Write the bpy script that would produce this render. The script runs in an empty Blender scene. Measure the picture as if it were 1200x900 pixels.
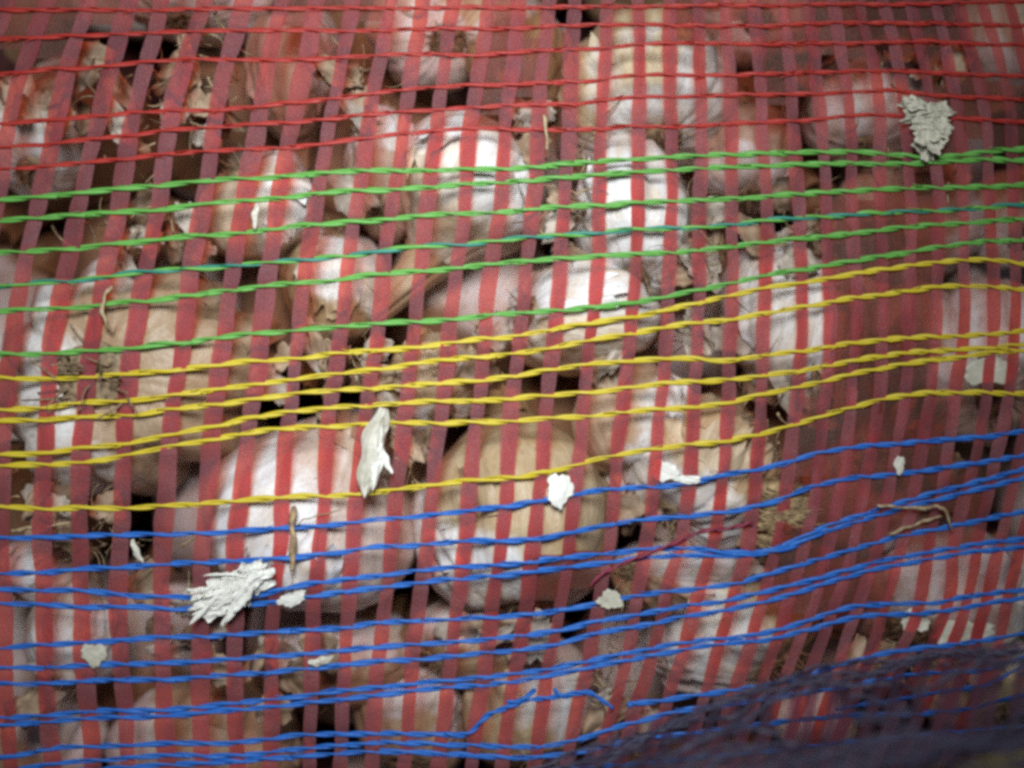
import bpy, math, random
import numpy as np
from mathutils import Vector, Matrix

random.seed(7)
rng = np.random.default_rng(11)
S = bpy.context.scene
COL = S.collection

# ------------------------------------------------------------------ camera, world, lamps, exposure
D = 0.26                 # camera distance to the front of the sack, metres
PX = 0.0002              # metres per photograph pixel at the front of the sack
cam_d = bpy.data.cameras.new("camera")
cam = bpy.data.objects.new("camera", cam_d)
COL.objects.link(cam)
cam.location = (0, -D, 0)
cam.rotation_euler = (math.radians(90), 0, 0)
cam_d.sensor_width = 36
cam_d.lens = 36 * D / (1200 * PX)
cam_d.clip_start = 0.005
cam_d.clip_end = 10
cam_d.dof.use_dof = True
cam_d.dof.focus_distance = D + 0.002
cam_d.dof.aperture_fstop = 4.3
S.camera = cam

w = bpy.data.worlds.new("World")
S.world = w
w.use_nodes = True
w.node_tree.nodes["Background"].inputs[0].default_value = (0.62, 0.70, 0.80, 1)
w.node_tree.nodes["Background"].inputs[1].default_value = 0.06


def area(name, loc, target, size, power, color, size_y=None):
    d = bpy.data.lights.new(name, 'AREA')
    d.size = size
    if size_y:
        d.shape = 'RECTANGLE'
        d.size_y = size_y
    d.energy = power
    d.color = color
    o = bpy.data.objects.new(name, d)
    COL.objects.link(o)
    o.location = loc
    o.rotation_euler = (Vector(target) - Vector(loc)).to_track_quat('-Z', 'Y').to_euler()
    return o


area("lamp_above_the_viewer", (-0.015, -0.31, 0.125), (-0.025, 0.0, 0.020), 0.10, 0.31, (0.91, 0.965, 1.0), size_y=0.12).data.spread = math.radians(70)
S.view_settings.view_transform = 'Standard'
S.view_settings.look = 'None'
S.view_settings.exposure = 0.0
S.view_settings.gamma = 1.0
S.cycles.filter_width = 3.4
S.cycles.use_denoising = False          # keep the fine grain of a dim indoor snapshot
S.cycles.sample_clamp_indirect = 4.0
S.cycles.max_bounces = 10
S.cycles.transparent_max_bounces = 16


# ------------------------------------------------------------------ helpers
def world(px, py, y):
    """photograph pixel at depth y behind the front of the sack -> point in metres"""
    px = np.asarray(px, float); py = np.asarray(py, float); y = np.asarray(y, float)
    k = PX * (D + y) / D
    return np.stack(np.broadcast_arrays((px - 600) * k, y, (450 - py) * k), axis=-1)


def pixel(P):
    k = D / (D + P[..., 1]) / PX
    return 600 + P[..., 0] * k, 450 - P[..., 2] * k


def bulge(px, py):
    """the sack swells towards the viewer; its face leans back above and to the right"""
    return 0.019 * ((py - 430) / 450) ** 2 * (1.0 if py < 430 else 0.95) + 0.020 * (max(px - 600, 0) / 600) ** 2 + 0.004 * (min(px - 400, 0) / 600) ** 2


def make(name, V, F, mat, parent=None, smooth=True, mats=None, fmat=None, attr=None, color=None, mask=None):
    me = bpy.data.meshes.new(name)
    me.from_pydata(np.asarray(V, float).reshape(-1, 3).tolist(), [], [list(map(int, f)) for f in F])
    for m in (mats or [mat]):
        me.materials.append(m)
    if fmat is not None:
        me.polygons.foreach_set("material_index", np.asarray(fmat, np.int32))
    if smooth:
        me.polygons.foreach_set("use_smooth", np.ones(len(F), bool))
    if attr is not None:
        a = me.attributes.new("uvw", 'FLOAT_VECTOR', 'POINT')
        a.data.foreach_set("vector", np.asarray(attr, np.float32).ravel())
    if mask is not None:
        a = me.attributes.new("bare", 'FLOAT', 'POINT')
        a.data.foreach_set("value", np.asarray(mask, np.float32).ravel())
    me.update()
    o = bpy.data.objects.new(name, me)
    COL.objects.link(o)
    if parent:
        o.parent = parent
        if parent.type == 'EMPTY' or True:
            o.matrix_parent_inverse = parent.matrix_basis.inverted()
    if color is not None:
        o.color = (*color, 1)
    return o


def empty(name, loc, label, cat, group=None):
    o = bpy.data.objects.new(name, None)
    COL.objects.link(o)
    o.empty_display_size = 0.01
    o.location = loc
    o['label'] = label
    o['category'] = cat
    if group:
        o['group'] = group
    return o


def tag(o, label, cat, group=None):
    o['label'] = label
    o['category'] = cat
    if group:
        o['group'] = group
    return o


def grid_faces(nr, nc, wrap=False, base=0):
    r = np.arange(nr - 1)[:, None]
    c = np.arange(nc if wrap else nc - 1)[None, :]
    c2 = (c + 1) % nc
    f = np.stack([r * nc + c, r * nc + c2, (r + 1) * nc + c2, (r + 1) * nc + c], -1)
    return (f.reshape(-1, 4) + base)


class Wave:
    """smooth 3-D noise: a random sum of sines"""
    def __init__(self, scale, n=14, seed=0):
        g = np.random.default_rng(seed)
        d = g.normal(size=(n, 3)); d /= np.linalg.norm(d, axis=1)[:, None]
        self.k = d * scale * g.uniform(.5, 1.8, (n, 1)); self.p = g.uniform(0, 6.28, n)
        self.n = n

    def __call__(self, P):
        return np.sin(P @ self.k.T + self.p).sum(-1) / math.sqrt(self.n)


def tube(P, r, sides=5, flat=None):
    """closed tube along points P (n,3), radii r (n,)"""
    P = np.asarray(P, float); n = len(P)
    r = np.broadcast_to(np.asarray(r, float), (n,))
    T = np.gradient(P, axis=0); T /= np.linalg.norm(T, axis=1)[:, None] + 1e-12
    up = np.array([0.12, 1.0, 0.07])
    A = np.cross(T, up); A /= np.linalg.norm(A, axis=1)[:, None] + 1e-12
    B = np.cross(T, A)
    a = np.linspace(0, 2 * math.pi, sides, endpoint=False)
    fl = 1.0 if flat is None else flat
    V = P[:, None] + r[:, None, None] * (A[:, None] * np.cos(a)[None, :, None] + fl * B[:, None] * np.sin(a)[None, :, None])
    V = V.reshape(-1, 3)
    F = [tuple(f) for f in grid_faces(n, sides, True)]
    F.append(tuple(range(sides))[::-1]); F.append(tuple(range((n - 1) * sides, n * sides)))
    return V, F


class Bag:
    """collects several shapes into one mesh"""
    def __init__(self):
        self.V = []; self.F = []; self.M = []; self.n = 0

    def add(self, V, F, m=0):
        V = np.asarray(V, float).reshape(-1, 3)
        self.V.append(V)
        for f in F:
            self.F.append(tuple(int(i) + self.n for i in f))
        self.M += [m] * len(F)
        self.n += len(V)

    def build(self, name, mats, parent=None, smooth=True, color=None):
        return make(name, np.concatenate(self.V), self.F, None, parent, smooth, mats=mats, fmat=self.M, color=color)


def spline(pts, xs, sig=10.0):
    """smooth curve y(x) through traced points, straight on beyond the ends"""
    p = np.array(sorted(pts), float)
    fx = np.arange(p[0, 0] - 400, p[-1, 0] + 401, 3.0)
    fy = np.interp(fx, p[:, 0], p[:, 1])
    ls = (p[min(3, len(p) - 1), 1] - p[0, 1]) / (p[min(3, len(p) - 1), 0] - p[0, 0] + 1e-9)
    rs = (p[-1, 1] - p[-min(4, len(p)), 1]) / (p[-1, 0] - p[-min(4, len(p)), 0] + 1e-9)
    fy = np.where(fx < p[0, 0], p[0, 1] + ls * (fx - p[0, 0]), fy)
    fy = np.where(fx > p[-1, 0], p[-1, 1] + rs * (fx - p[-1, 0]), fy)
    kx = np.arange(-12, 13) * 3.0
    k = np.exp(-(kx / sig) ** 2 / 2); k /= k.sum()
    fy = np.convolve(np.pad(fy, 12, 'edge'), k, 'valid')
    return np.interp(xs, fx, fy)


# ------------------------------------------------------------------ materials
def new_mat(name):
    m = bpy.data.materials.new(name)
    m.use_nodes = True
    nt = m.node_tree
    nt.nodes.clear()
    out = nt.nodes.new("ShaderNodeOutputMaterial")
    return m, nt, out


def N(nt, t, **kw):
    n = nt.nodes.new(t)
    for k, v in kw.items():
        if k.startswith("i_"):
            key = k[2:]
            key = int(key) if key.isdigit() else key.replace("__", " ")
            n.inputs[key].default_value = v
        else:
            setattr(n, k, v)
    return n


def ramp(nt, fac, stops):
    n = nt.nodes.new("ShaderNodeValToRGB")
    el = n.color_ramp.elements
    while len(el) < len(stops):
        el.new(0.5)
    for e, (p, c) in zip(el, stops):
        e.position = p
        e.color = (c, c, c, 1) if isinstance(c, (int, float)) else (*c, 1)
    nt.links.new(fac, n.inputs[0])
    return n.outputs[0]


def mix(nt, fac, a, b, mode='MIX'):
    n = nt.nodes.new("ShaderNodeMix")
    n.data_type = 'RGBA'
    n.blend_type = mode
    for sock, v in ((n.inputs['Factor'], fac), (n.inputs['A'], a), (n.inputs['B'], b)):
        if hasattr(v, 'is_linked') or isinstance(v, bpy.types.NodeSocket):
            nt.links.new(v, sock)
        elif isinstance(v, (int, float)):
            sock.default_value = v
        else:
            sock.default_value = (*v, 1)
    return n.outputs['Result']


def skin_material():
    """dry papery garlic skin; the bulb's own tone comes from the object colour"""
    m, nt, out = new_mat("garlic_skin")
    L = nt.links.new
    oi = N(nt, "ShaderNodeObjectInfo")
    at = N(nt, "ShaderNodeAttribute", attribute_name="uvw")
    geo = N(nt, "ShaderNodeNewGeometry")
    add = N(nt, "ShaderNodeVectorMath", operation='ADD')
    rnd = N(nt, "ShaderNodeVectorMath", operation='SCALE'); L(oi.outputs['Random'], rnd.inputs['Scale'])
    rnd.inputs[0].default_value = (17, 31, 23)
    L(at.outputs['Vector'], add.inputs[0]); L(rnd.outputs[0], add.inputs[1])
    # long veins from root to neck
    mp = N(nt, "ShaderNodeMapping"); mp.inputs['Scale'].default_value = (26, 26, 2.2); L(add.outputs[0], mp.inputs[0])
    veins = N(nt, "ShaderNodeTexNoise", i_Scale=1.0, i_Detail=5.0, i_Roughness=0.6); L(mp.outputs[0], veins.inputs['Vector'])
    patch = N(nt, "ShaderNodeTexNoise", i_Scale=2.1, i_Detail=6.0, i_Roughness=0.62, i_Distortion=0.5); L(add.outputs[0], patch.inputs['Vector'])
    fine = N(nt, "ShaderNodeTexNoise", i_Scale=30.0, i_Detail=4.0, i_Roughness=0.7); L(add.outputs[0], fine.inputs['Vector'])
    mk = N(nt, "ShaderNodeAttribute", attribute_name="bare")
    base = mix(nt, mk.outputs['Fac'], mix(nt, 1.0, oi.outputs['Color'], (0.90, 0.80, 0.68), 'MULTIPLY'), oi.outputs['Color'])
    base = mix(nt, mk.outputs['Fac'], base, mix(nt, 0.85, base, (0.86, 0.86, 0.87)))
    tan = mix(nt, 1.0, base, (0.86, 0.71, 0.55), 'MULTIPLY')
    c = mix(nt, ramp(nt, patch.outputs[0], [(0.45, 0.0), (0.68, 0.9)]), base, tan)
    c = mix(nt, ramp(nt, veins.outputs[0], [(0.42, 0.45), (0.56, 0.0)]), c, mix(nt, 1.0, c, (0.82, 0.72, 0.62), 'MULTIPLY'))
    spot = N(nt, "ShaderNodeTexNoise", i_Scale=7.0, i_Detail=7.0, i_Roughness=0.72); L(add.outputs[0], spot.inputs['Vector'])
    c = mix(nt, ramp(nt, spot.outputs[0], [(0.60, 0.0), (0.72, 0.75)]), c, (0.20, 0.125, 0.07))
    c = mix(nt, ramp(nt, fine.outputs[0], [(0.3, 0.12), (0.6, 0.0)]), c, mix(nt, 1.0, c, (0.7, 0.6, 0.52), 'MULTIPLY'))
    p = N(nt, "ShaderNodeBsdfPrincipled", i_Roughness=0.40)
    p.inputs['Specular IOR Level'].default_value = 0.5
    L(c, p.inputs['Base Color'])
    tr = N(nt, "ShaderNodeBsdfTranslucent"); L(c, tr.inputs[0])
    ms = N(nt, "ShaderNodeMixShader", i_0=0.12); L(p.outputs[0], ms.inputs[1]); L(tr.outputs[0], ms.inputs[2])
    mul = N(nt, "ShaderNodeMath", operation='MULTIPLY_ADD'); L(veins.outputs[0], mul.inputs[0]); mul.inputs[1].default_value = 0.8; L(spot.outputs[0], mul.inputs[2])
    b = N(nt, "ShaderNodeBump", i_Strength=0.35, i_Distance=0.0010); L(mul.outputs[0], b.inputs['Height'])
    L(b.outputs[0], p.inputs['Normal']); L(b.outputs[0], tr.inputs['Normal'])
    L(ms.outputs[0], out.inputs[0])
    return m


def fibre_material(name, col, dark, rough=0.7, scale=600, translucent=0.0):
    m, nt, out = new_mat(name)
    L = nt.links.new
    geo = N(nt, "ShaderNodeNewGeometry")
    n = N(nt, "ShaderNodeTexNoise", i_Scale=scale, i_Detail=4.0, i_Roughness=0.65); L(geo.outputs['Position'], n.inputs['Vector'])
    c = mix(nt, ramp(nt, n.outputs[0], [(0.35, 0.0), (0.65, 1.0)]), dark, col)
    p = N(nt, "ShaderNodeBsdfPrincipled", i_Roughness=rough); L(c, p.inputs['Base Color'])
    b = N(nt, "ShaderNodeBump", i_Strength=0.5, i_Distance=0.0004); L(n.outputs[0], b.inputs['Height']); L(b.outputs[0], p.inputs['Normal'])
    if translucent:
        tr = N(nt, "ShaderNodeBsdfTranslucent"); L(c, tr.inputs[0])
        ms = N(nt, "ShaderNodeMixShader", i_0=translucent); L(p.outputs[0], ms.inputs[1]); L(tr.outputs[0], ms.inputs[2])
        L(ms.outputs[0], out.inputs[0])
    else:
        L(p.outputs[0], out.inputs[0])
    return m


def ribbon_material(name, refl, trans, clear):
    """thin red plastic film: part of the light goes straight through, tinted"""
    m, nt, out = new_mat(name)
    L = nt.links.new
    geo = N(nt, "ShaderNodeNewGeometry")
    oi = N(nt, "ShaderNodeObjectInfo")
    mp = N(nt, "ShaderNodeMapping"); mp.inputs['Scale'].default_value = (900, 900, 60); L(geo.outputs['Position'], mp.inputs[0])
    streak = N(nt, "ShaderNodeTexNoise", i_Scale=1.0, i_Detail=3.0); L(mp.outputs[0], streak.inputs['Vector'])
    fine = N(nt, "ShaderNodeTexNoise", i_Scale=2600.0, i_Detail=2.0); L(geo.outputs['Position'], fine.inputs['Vector'])
    wide = N(nt, "ShaderNodeTexNoise", i_Scale=45.0, i_Detail=2.0); L(geo.outputs['Position'], wide.inputs['Vector'])
    c = mix(nt, ramp(nt, streak.outputs[0], [(0.35, 0.9), (0.65, 0.0)]), refl, tuple(v * .72 for v in refl))
    c = mix(nt, ramp(nt, wide.outputs[0], [(0.35, 0.0), (0.65, 0.5)]), c, (refl[0] * 1.0, refl[1] * 1.35, refl[2] * 1.5))
    p = N(nt, "ShaderNodeBsdfPrincipled", i_Roughness=0.36); L(c, p.inputs['Base Color'])
    p.inputs['Specular IOR Level'].default_value = 0.45
    tl = N(nt, "ShaderNodeBsdfTranslucent"); tl.inputs[0].default_value = (*trans, 1)
    m1 = N(nt, "ShaderNodeMixShader", i_0=0.10); L(p.outputs[0], m1.inputs[1]); L(tl.outputs[0], m1.inputs[2])
    tp = N(nt, "ShaderNodeBsdfTransparent"); tp.inputs[0].default_value = (*trans, 1)
    cl = N(nt, "ShaderNodeMath", operation='MULTIPLY_ADD'); L(streak.outputs[0], cl.inputs[0]); cl.inputs[1].default_value = 0.3; cl.inputs[2].default_value = clear - 0.15
    m2 = N(nt, "ShaderNodeMixShader"); L(cl.outputs[0], m2.inputs[0]); L(m1.outputs[0], m2.inputs[1]); L(tp.outputs[0], m2.inputs[2])
    b = N(nt, "ShaderNodeBump", i_Strength=0.7, i_Distance=0.0004); L(fine.outputs[0], b.inputs['Height']); L(b.outputs[0], p.inputs['Normal'])
    L(m2.outputs[0], out.inputs[0])
    return m


def cord_material(name, col, light):
    m, nt, out = new_mat(name)
    L = nt.links.new
    geo = N(nt, "ShaderNodeNewGeometry")
    mp = N(nt, "ShaderNodeMapping"); mp.inputs['Scale'].default_value = (220, 1500, 1500); L(geo.outputs['Position'], mp.inputs[0])
    n = N(nt, "ShaderNodeTexNoise", i_Scale=1.0, i_Detail=3.0, i_Roughness=0.6); L(mp.outputs[0], n.inputs['Vector'])
    c = mix(nt, ramp(nt, n.outputs[0], [(0.3, 0.0), (0.7, 1.0)]), col, light)
    p = N(nt, "ShaderNodeBsdfPrincipled", i_Roughness=0.45); L(c, p.inputs['Base Color'])
    p.inputs['Specular IOR Level'].default_value = 0.4
    tl = N(nt, "ShaderNodeBsdfTranslucent"); L(c, tl.inputs[0])
    ms = N(nt, "ShaderNodeMixShader", i_0=0.2); L(p.outputs[0], ms.inputs[1]); L(tl.outputs[0], ms.inputs[2])
    b = N(nt, "ShaderNodeBump", i_Strength=0.6, i_Distance=0.0003); L(n.outputs[0], b.inputs['Height']); L(b.outputs[0], p.inputs['Normal'])
    L(ms.outputs[0], out.inputs[0])
    return m


M_skin = skin_material()
M_root = fibre_material("root_fibre", (0.36, 0.26, 0.15), (0.10, 0.06, 0.035))
M_straw = fibre_material("straw", (0.50, 0.38, 0.22), (0.20, 0.12, 0.06))
M_paper = fibre_material("paper_skin", (0.72, 0.70, 0.60), (0.52, 0.48, 0.38), 0.5, 260, 0.10)
M_stub = fibre_material("stem_fibre", (0.48, 0.34, 0.17), (0.15, 0.09, 0.045), 0.7, 420)
M_ribbon = ribbon_material("red_ribbon_film", (0.42, 0.125, 0.135), (1.0, 0.185, 0.085), 0.58)
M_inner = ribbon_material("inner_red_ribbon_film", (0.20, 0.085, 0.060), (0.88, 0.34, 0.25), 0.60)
M_red = cord_material("red_cord_plastic", (0.44, 0.028, 0.02), (0.56, 0.06, 0.045))
M_green = cord_material("green_cord_plastic", (0.12, 0.40, 0.06), (0.21, 0.54, 0.12))
M_teal = cord_material("teal_cord_plastic", (0.03, 0.24, 0.17), (0.06, 0.34, 0.26))
M_yellow = cord_material("yellow_cord_plastic", (0.68, 0.52, 0.02), (0.80, 0.66, 0.07))
M_blue = cord_material("blue_cord_plastic", (0.02, 0.135, 0.56), (0.045, 0.23, 0.72))
M_shaded_blue = cord_material("shaded_blue_cord_plastic", (0.06, 0.055, 0.095), (0.11, 0.10, 0.155))  # blue cords of the fold, its low light put into the colour
M_ochre = cord_material("ochre_cord_plastic", (0.13, 0.095, 0.03), (0.19, 0.14, 0.05))
M_crimson = cord_material("crimson_cord_plastic", (0.22, 0.02, 0.05), (0.32, 0.05, 0.09))
M_panel = fibre_material("sack_rear_weave", (0.11, 0.035, 0.03), (0.04, 0.012, 0.012), 0.8, 300)

# ------------------------------------------------------------------ garlic bulbs
PROF_H = np.array([-0.62, -0.66, -0.73, -0.70, -0.52, -0.22, 0.10, 0.40, 0.62, 0.80, 0.95, 1.15, 1.5, 1.9])
PROF_R = np.array([0.00, 0.13, 0.32, 0.57, 0.84, 0.98, 1.00, 0.87, 0.64, 0.42, 0.28, 0.21, 0.175, 0.16])
PROF_S = np.concatenate([[0], np.cumsum(np.hypot(np.diff(PROF_H), np.diff(PROF_R)))])


def prof(s):
    return np.interp(s, PROF_S, PROF_H), np.interp(s, PROF_S, PROF_R)


S_NECK = float(np.interp(0.93, PROF_H[3:], PROF_S[3:]))
OBST = []                 # everything the net is stretched over: vertices in metres


def frame(axis):
    z = np.array(axis, float); z /= np.linalg.norm(z)
    a = np.array([0, 1.0, 0]) if abs(z[1]) < 0.9 else np.array([1.0, 0, 0])
    x = np.cross(a, z); x /= np.linalg.norm(x)
    y = np.cross(z, x)
    return np.stack([x, y, z], 1)          # columns


def smooth1(a, n):
    k = np.ones(n) / n
    return np.convolve(np.pad(a, n // 2, 'edge'), k, 'valid')[:len(a)]


def bulb(px, py, rx, rz, front, axis, tone, label, neck=1.5, lobes=7, cloves=0, flakes=2, lobe_amp=0.15,
         group=None, seed=None, tuft=True, detail=1.0, obst=True, wrinkle=1.0, peel=None):
    seed = int(px * 7 + py * 13) if seed is None else seed
    g = np.random.default_rng(seed)
    ry = 0.5 * (rx + rz) * PX * 0.92
    front = front + bulge(px, py)
    cy = front + ry
    k = (D + cy) / D
    R = 0.5 * (rx + rz) * PX * k
    C = world(px, py, cy)
    M = frame(axis)
    sc = np.array([rx * PX * k / R, 1.0, rz * PX * k / R])
    pb = -0.45 if not tuft else 0
    root = empty("garlic_bulb", C, label, "garlic bulb", group)
    ph0 = g.uniform(0, 6.28)
    if peel is None:
        t_ = g.uniform(0, 6.28)
        peel = (math.cos(t_), math.sin(t_), g.uniform(-0.7, -0.3) if min(tone) > 0.66 else g.uniform(-0.1, 0.5))
    pw = Wave(5.0, seed=seed + 9); pw2 = Wave(16.0, seed=seed + 10)

    def bare(Vw):
        """1 where the outer tan wrapper has peeled off and the white layer shows, 0 where it is left"""
        q = (Vw - C) / R
        d = (q[..., 0] * peel[0] - q[..., 2] * peel[1]) - peel[2] + 0.20 * pw(q) + 0.06 * pw2(q)
        return np.clip(d * 7 + 0.5, 0, 1)

    w1, w2, w3 = Wave(3.0, seed=seed), Wave(9.0, seed=seed + 1), Wave(20.0, seed=seed + 2)
    warp = g.uniform(-0.35, 0.35, 3)

    def shape(th, h, r, lift=0.0):
        amp = lobe_amp * np.clip(1.15 - np.abs(h - 0.0) * 0.95, 0, 1) * np.clip(r * 2, 0, 1)
        ph = lobes * (th + warp[0] * np.sin(th + ph0) + warp[1] * .4 * np.sin(2 * th + 1)) / 2 + ph0
        gv = np.abs(np.sin(ph + 0.25 * h)) ** 0.55
        rr = r * (1 + lift) * (1 - amp * (1 - gv) + amp * 0.35)
        P = np.stack([rr * np.cos(th), rr * np.sin(th), np.broadcast_to(h, rr.shape)], -1)
        Q = np.stack([np.cos(th) * r, np.sin(th) * r, h * 0.8 + 0 * th], -1)
        V3 = np.stack([np.cos(th) * 2.2, np.sin(th) * 2.2, h * 0.25 + 0 * th], -1)
        d = 0.075 * w1(Q) + 0.013 * wrinkle * w2(Q) + 0.012 * wrinkle * w3(V3 * 0.9) + 0.008 * wrinkle * w3(Q)
        P = P * (1 + d[..., None] * np.clip(r * 2, 0.25, 1)[..., None])
        bend = np.clip(h - 0.7, 0, None) ** 1.6
        P[..., 0] += bend * bx; P[..., 1] += bend * by
        return P, Q

    bx, by = g.uniform(-0.25, 0.25, 2)

    def place(P):
        return ((P * R) @ M.T) * sc + C

    nth, ns = int(104 * detail), int(58 * detail)
    th = np.linspace(0, 2 * math.pi, nth, endpoint=False)
    s = np.linspace(0, S_NECK, ns)
    hh, rr = prof(s)
    hh = smooth1(hh, 5); rr = smooth1(rr, 5); rr[0] = 0.0
    TH, H = np.meshgrid(th, hh); _, RR = np.meshgrid(th, rr)
    P, Q = shape(TH, H, RR)
    V = place(P)
    if obst:
        OBST.append(V.reshape(-1, 3))
    make("skin", V, grid_faces(ns, nth, True)[nth:] if False else grid_faces(ns, nth, True), M_skin, root, attr=Q.reshape(-1, 3), color=tone, mask=bare(V))
    # stem
    n2 = max(8, int(22 * detail))
    s2 = np.linspace(S_NECK - 0.03, float(np.interp(neck, PROF_H[3:], PROF_S[3:])), n2)
    h2, r2 = prof(s2)
    nt2 = max(14, int(36 * detail))
    th2 = np.linspace(0, 2 * math.pi, nt2, endpoint=False)
    T2, H2 = np.meshgrid(th2, h2); _, R2 = np.meshgrid(th2, r2)
    R2 = R2 * (1 + 0.13 * np.sin(T2 * 5 + seed) + 0.08 * np.sin(T2 * 11))
    Ps, Qs = shape(T2, H2, R2 * 1.01)
    # frayed, hollow end
    Ps[-1, :, 2] += 0.06 * np.sin(th2 * 7) + 0.05 * g.normal(size=nt2)
    inner = Ps[-1] * np.array([0.55, 0.55, 1]); inner[:, 2] -= 0.12
    inner[:, :2] += Ps[-1, :, :2].mean(0) * 0.45
    Pall = np.concatenate([Ps, inner[None]], 0); Qall = np.concatenate([Qs, Qs[-1:]], 0)
    F2 = [tuple(f) for f in grid_faces(n2 + 1, nt2, True)] + [tuple(range(n2 * nt2, (n2 + 1) * nt2))]
    V2 = place(Pall)
    if obst:
        OBST.append(V2.reshape(-1, 3))
    make("stem", V2, F2, M_skin, root, attr=Qall.reshape(-1, 3), color=tuple(np.array(tone) * np.array([0.9, 0.8, 0.66])))
    # root plate with short dry rootlets
    if tuft:
        b = Bag()
        a = np.linspace(0, 2 * math.pi, 20, endpoint=False)
        ring = [np.stack([q * np.cos(a), q * np.sin(a), np.full(20, z)], 1) for q, z in ((0.30, -0.70), (0.27, -0.76), (0.16, -0.755), (0.03, -0.72))]
        rv = np.stack(ring); rv += g.normal(size=rv.shape) * 0.012
        b.add(place(rv), [tuple(f) for f in grid_faces(4, 20, True)])
        for i in range(34):
            q = 0.27 * math.sqrt(g.uniform()); t = g.uniform(0, 6.28)
            p0 = np.array([q * math.cos(t), q * math.sin(t), -0.72])
            d = np.array([math.cos(t) * q * 2.6, math.sin(t) * q * 2.6, -0.8]) + g.normal(size=3) * 0.45
            d /= np.linalg.norm(d); ln = g.uniform(0.10, 0.26)
            u = np.linspace(0, 1, 5)[:, None]
            path = p0 + d * ln * u + g.normal(size=3) * 0.09 * u ** 2
            b.add(*tube(place(path), R * np.linspace(0.018, 0.006, 5), 4))
        b.build("root_plate", [M_root], root)
    # direction of the camera in the bulb's own frame
    view = M.T @ (np.array([0, -D, 0]) - C)
    tv = math.atan2(view[1], view[0])
    # bare cloves bulging out where the wrapper has torn
    for i in range(cloves):
        t0 = tv + (i - (cloves - 1) / 2) * (0.72 + 0.06 * g.normal()) + 0.2 * g.normal()
        nu, nv = 30, 22
        u = np.linspace(0, math.pi, nu); v = np.linspace(0, 2 * math.pi, nv, endpoint=False)
        U, Vv = np.meshgrid(u, v, indexing='ij')
        rad = np.sin(U) ** 0.9 * (1 - 0.22 * np.cos(U)) * 0.39
        loc = np.stack([rad * np.cos(Vv) * 0.9, rad * np.sin(Vv), 0.70 * -np.cos(U) * 1.0], -1)
        loc *= (1 + 0.03 * Wave(5, seed=seed + 30 + i)(loc * 3))[..., None]
        lean = 0.14
        c0 = 0.70 + 0.02 * g.normal()
        X = c0 + loc[..., 0] - lean * np.clip(loc[..., 2], 0, None) * 1.6 - 0.12 * loc[..., 2] ** 2
        Pc = np.stack([X * math.cos(t0) - loc[..., 1] * math.sin(t0), X * math.sin(t0) + loc[..., 1] * math.cos(t0), loc[..., 2] + 0.02], -1)
        Vc = place(Pc)
        OBST.append(Vc.reshape(-1, 3))
        cl = np.clip(np.array(tone) * np.array([1.14, 1.16, 1.22]), 0, 0.86)
        make("clove", Vc, grid_faces(nu, nv, True), M_skin, root, attr=(Pc * 0.7 + i).reshape(-1, 3), color=cl, mask=np.full(Vc.shape[:2], 0.85))
    # torn flakes of skin standing off the bulb
    for i in range(flakes):
        t0 = tv + g.uniform(-1.1, 1.1); wdt = g.uniform(0.25, 0.6)
        sa = g.uniform(0.9, 1.5); sl = g.uniform(0.35, 0.75)
        nu, nv = 16, 14
        u = np.linspace(-1, 1, nu); v = np.linspace(0, 1, nv)
        U, Vv = np.meshgrid(u, v)
        tor = 1 - 0.35 * np.abs(np.sin(U * 3.1 + i)) - 0.25 * U ** 2 - 0.12 * np.sin(U * 11 + seed)
        ss = sa + sl * Vv * tor
        h3, r3 = prof(ss)
        t3 = t0 + U * wdt * (1 - 0.3 * Vv)
        curl = 0.015 + 0.11 * Vv ** 2 * (0.6 + 0.6 * np.sin(U * 2 + i)) + 0.02 * np.sin(U * 9 + Vv * 5)
        Pf, Qf = shape(t3, h3, r3, curl)
        Vf = place(Pf)
        F3 = grid_faces(nv, nu)
        make("skin_flake", Vf, F3, M_skin, root, attr=(Qf + 3.3).reshape(-1, 3), mask=bare(Vf), color=tuple(np.clip(np.array(tone) * g.uniform(0.85, 1.15), 0, .85)))
        if obst:
            OBST.append(Vf[:-4].reshape(-1, 3))
    return root


WHITE = (0.84, 0.85, 0.86); LILAC = (0.76, 0.71, 0.75); PINK = (0.62, 0.50, 0.46); TAN = (0.60, 0.52, 0.41)
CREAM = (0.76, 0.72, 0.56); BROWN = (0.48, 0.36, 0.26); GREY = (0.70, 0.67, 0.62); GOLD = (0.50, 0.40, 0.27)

#     px   py   rx   rz  front   neck direction    tone   label
bulb(156, 440, 146, 132, -0.0015, (0.05, 0.97, 0.02), (0.54, 0.45, 0.36), "big garlic bulb, bright white on its left, root end forward, at left edge", neck=1.1, lobes=9, cloves=0, flakes=2, lobe_amp=0.24, peel=(-1, 0.1, -0.02))
bulb(360, 608, 122, 122, 0.001, (0.45, -0.25, 0.85), LILAC, "smooth pinkish white garlic bulb behind the long white husk and frayed paper scrap", neck=1.0, flakes=3, lobe_amp=0.08, peel=(-0.7, 0.3, -0.3))
bulb(604, 612, 122, 138, 0.000, (-0.1, 0.35, 1.0), (0.64, 0.57, 0.43), "broad tan garlic bulb crossed by the lowest yellow cord, in the centre", neck=1.2, lobes=8, flakes=2, lobe_amp=0.07, peel=(-0.5, 0.9, 0.15))
bulb(682, 372, 100, 66, 0.003, (0.9, 0.4, -0.1), WHITE, "glossy white garlic bulb just above the first yellow cord, in the centre", neck=1.05, lobes=6, cloves=2, flakes=1, lobe_amp=0.14, peel=(0, -1, -0.05))
bulb(744, 262, 66, 112, 0.001, (0.1, 0.5, 0.9), WHITE, "narrow bright white garlic bulb behind the green cords, right of centre", neck=1.05, lobes=5, flakes=1, lobe_amp=0.12, peel=(-0.3, 0.4, -0.5))
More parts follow.
